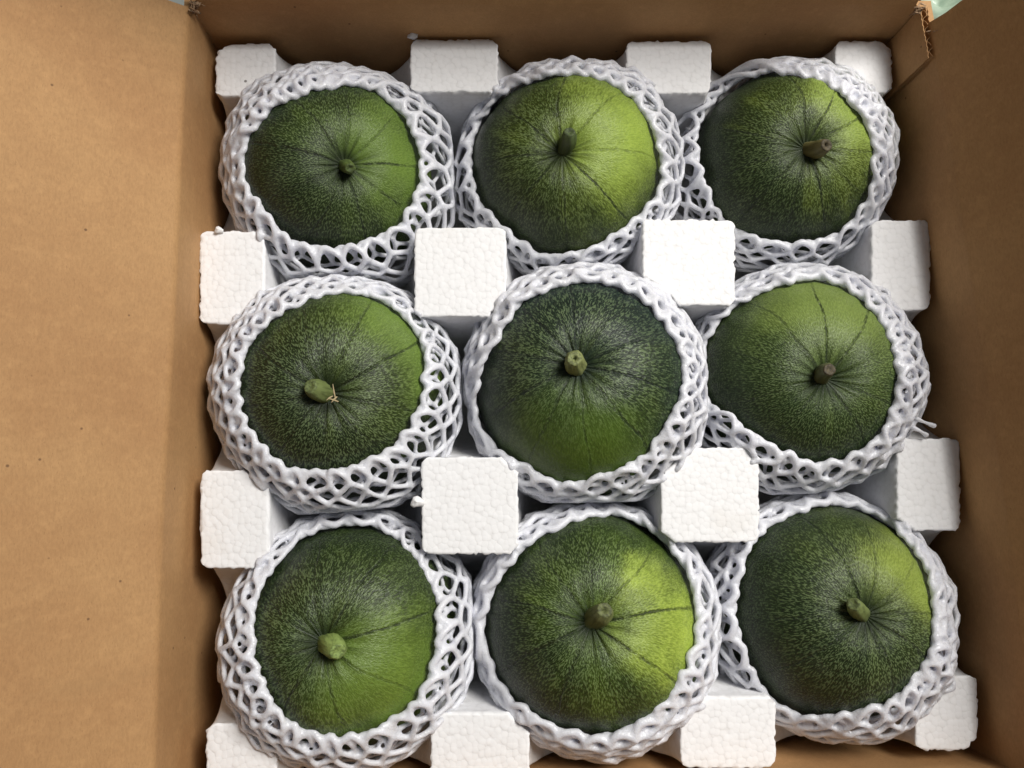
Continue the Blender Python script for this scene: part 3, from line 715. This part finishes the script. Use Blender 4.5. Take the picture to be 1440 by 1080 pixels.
    dg = bpy.context.evaluated_depsgraph_get(); dg.update(); ev = tmp.evaluated_get(dg); em = ev.to_mesh()
    nv = len(em.vertices); vv = np.empty(nv*3, np.float32); em.vertices.foreach_get('co', vv); vv = vv.reshape(-1, 3)
    npol = len(em.polygons); lt = np.empty(npol, np.int32); em.polygons.foreach_get('loop_total', lt)
    li = np.empty(len(em.loops), np.int32); em.loops.foreach_get('vertex_index', li)
    assert (lt == 4).all(); qd = li.reshape(-1, 4)
    ev.to_mesh_clear(); bpy.data.objects.remove(tmp)
    # only what shows: drop what lies buried far below
    f3 = vv[qd].mean(1)-C_; keep = f3[:, 2] > -0.036
    phf = np.arctan2(f3[:, 1], f3[:, 0]); thf = np.arctan2(np.hypot(f3[:, 0], f3[:, 1]), f3[:, 2]*R/Rv)
    rim = (thf-topen(phf)) < 0.135
    lowpt = C_+np.array((0, 0, -.036))
    net = thing('foam_net', NETL[i][0], 'foam net', tuple(lowpt), 'white foam nets round the melons')
    submesh('rolled_rim', vv.astype(float), qd, keep & rim, NET, net, lowpt)
    submesh('netting', vv.astype(float), qd, keep & ~rim, NET, net, lowpt)
    print('net', i, len(qd), 'theta', np.round(np.degrees(tt.min())), np.round(np.degrees(tt.max())))
# loose strands and crumbs
k3 = lambda L: [(900+x*.4075, y*.4075) for x, y in L]
LOOSE = {
         5: [[(1282,586),(1298,593),(1314,599)], [(1280,600),(1294,606),(1303,612)]],
}
for i, L in LOOSE.items():
    net = [o for o in C.objects if o.name.startswith('foam_net')][i]
    for q in L:
        P_ = np.array([at(x, y, ZT+.004+.002*math.sin(k*1.7)) for k, (x, y) in enumerate(q)])
        t0 = np.linspace(0, len(q)-1, 18); pp_ = np.stack([np.interp(t0, np.arange(len(q)), P_[:, c]) for c in range(3)], 1)
        for _ in range(3): pp_[1:-1] = (pp_[:-2]+pp_[1:-1]*2+pp_[2:])/4
        V, qd, tr = tube(pp_, .0012+.0003*np.sin(t0*4), np.tile((0, 0, 1.), (18, 1)), 10)
        obj('loose_strand', new_mesh('loose_strand', V-np.array(net.location), [tuple(a) for a in qd]+[tuple(a) for a in tr], True), NET, net)
CR = [((580, 50), .0024, 'tiny white foam crumb on the far edge of the second far-row post'), ((308, 324), .0020, 'tiny white foam crumb at the top edge of a left column post'),
      ((587, 706), .0030, 'small pinkish white foam scrap at the left edge of a middle post')]
for (px, rad, lab) in CR:
    r = np.random.default_rng(int(px[0])); c = at(*px, ZT+.001); bm_v = []; bm_f = []
    na, nb = 12, 8
    for a_ in range(nb+1):
        for b_ in range(na):
            t_ = math.pi*a_/nb; p_ = 2*math.pi*b_/na; k_ = rad*(1+.25*math.sin(3*p_+t_*2)*math.sin(t_)+.12*math.cos(5*t_))
            bm_v.append((k_*1.3*math.sin(t_)*math.cos(p_), k_*math.sin(t_)*math.sin(p_), k_*math.cos(t_)))
    for a_ in range(nb):
        for b_ in range(na): bm_f.append((a_*na+b_, (a_+1)*na+b_, (a_+1)*na+(b_+1) % na, a_*na+(b_+1) % na))
    o = obj('foam_crumb', new_mesh('foam_crumb', bm_v, bm_f, True), EPS, None, tuple(c)); tag(o, lab, 'foam crumb')
# pale green crumpled sheet on the floor, glimpsed through the open corner of the box
c = at(1348, 4, 0.0); gv_ = []; gf = []; r = np.random.default_rng(5); n_ = 40
for a_ in range(n_):
    for b_ in range(n_):
        x = (a_/(n_-1)-.5)*.16; y = (b_/(n_-1)-.5)*.16
        z = .012+.007*math.sin(x*130+2*math.sin(y*90))+.005*math.sin(y*170+x*60)+.003*math.sin(x*300+y*210)
        gv_.append((x+.006*math.sin(b_*.8), y+.006*math.sin(a_*.7), max(.001, z)))
for a_ in range(n_-1):
    for b_ in range(n_-1): gf.append((a_*n_+b_, (a_+1)*n_+b_, (a_+1)*n_+b_+1, a_*n_+b_+1))
o = obj('crumpled_sheet', new_mesh('crumpled_sheet', gv_, gf, True), mat_simple('pale_green_film', (.42, .52, .40), .35, (.18, .26, .19), 45.), None, (float(c[0])+.03, float(c[1])+.03, .001))
tag(o, 'pale green crumpled sheet glimpsed through the gap at the torn box corner', 'plastic sheet')
print('DONE')
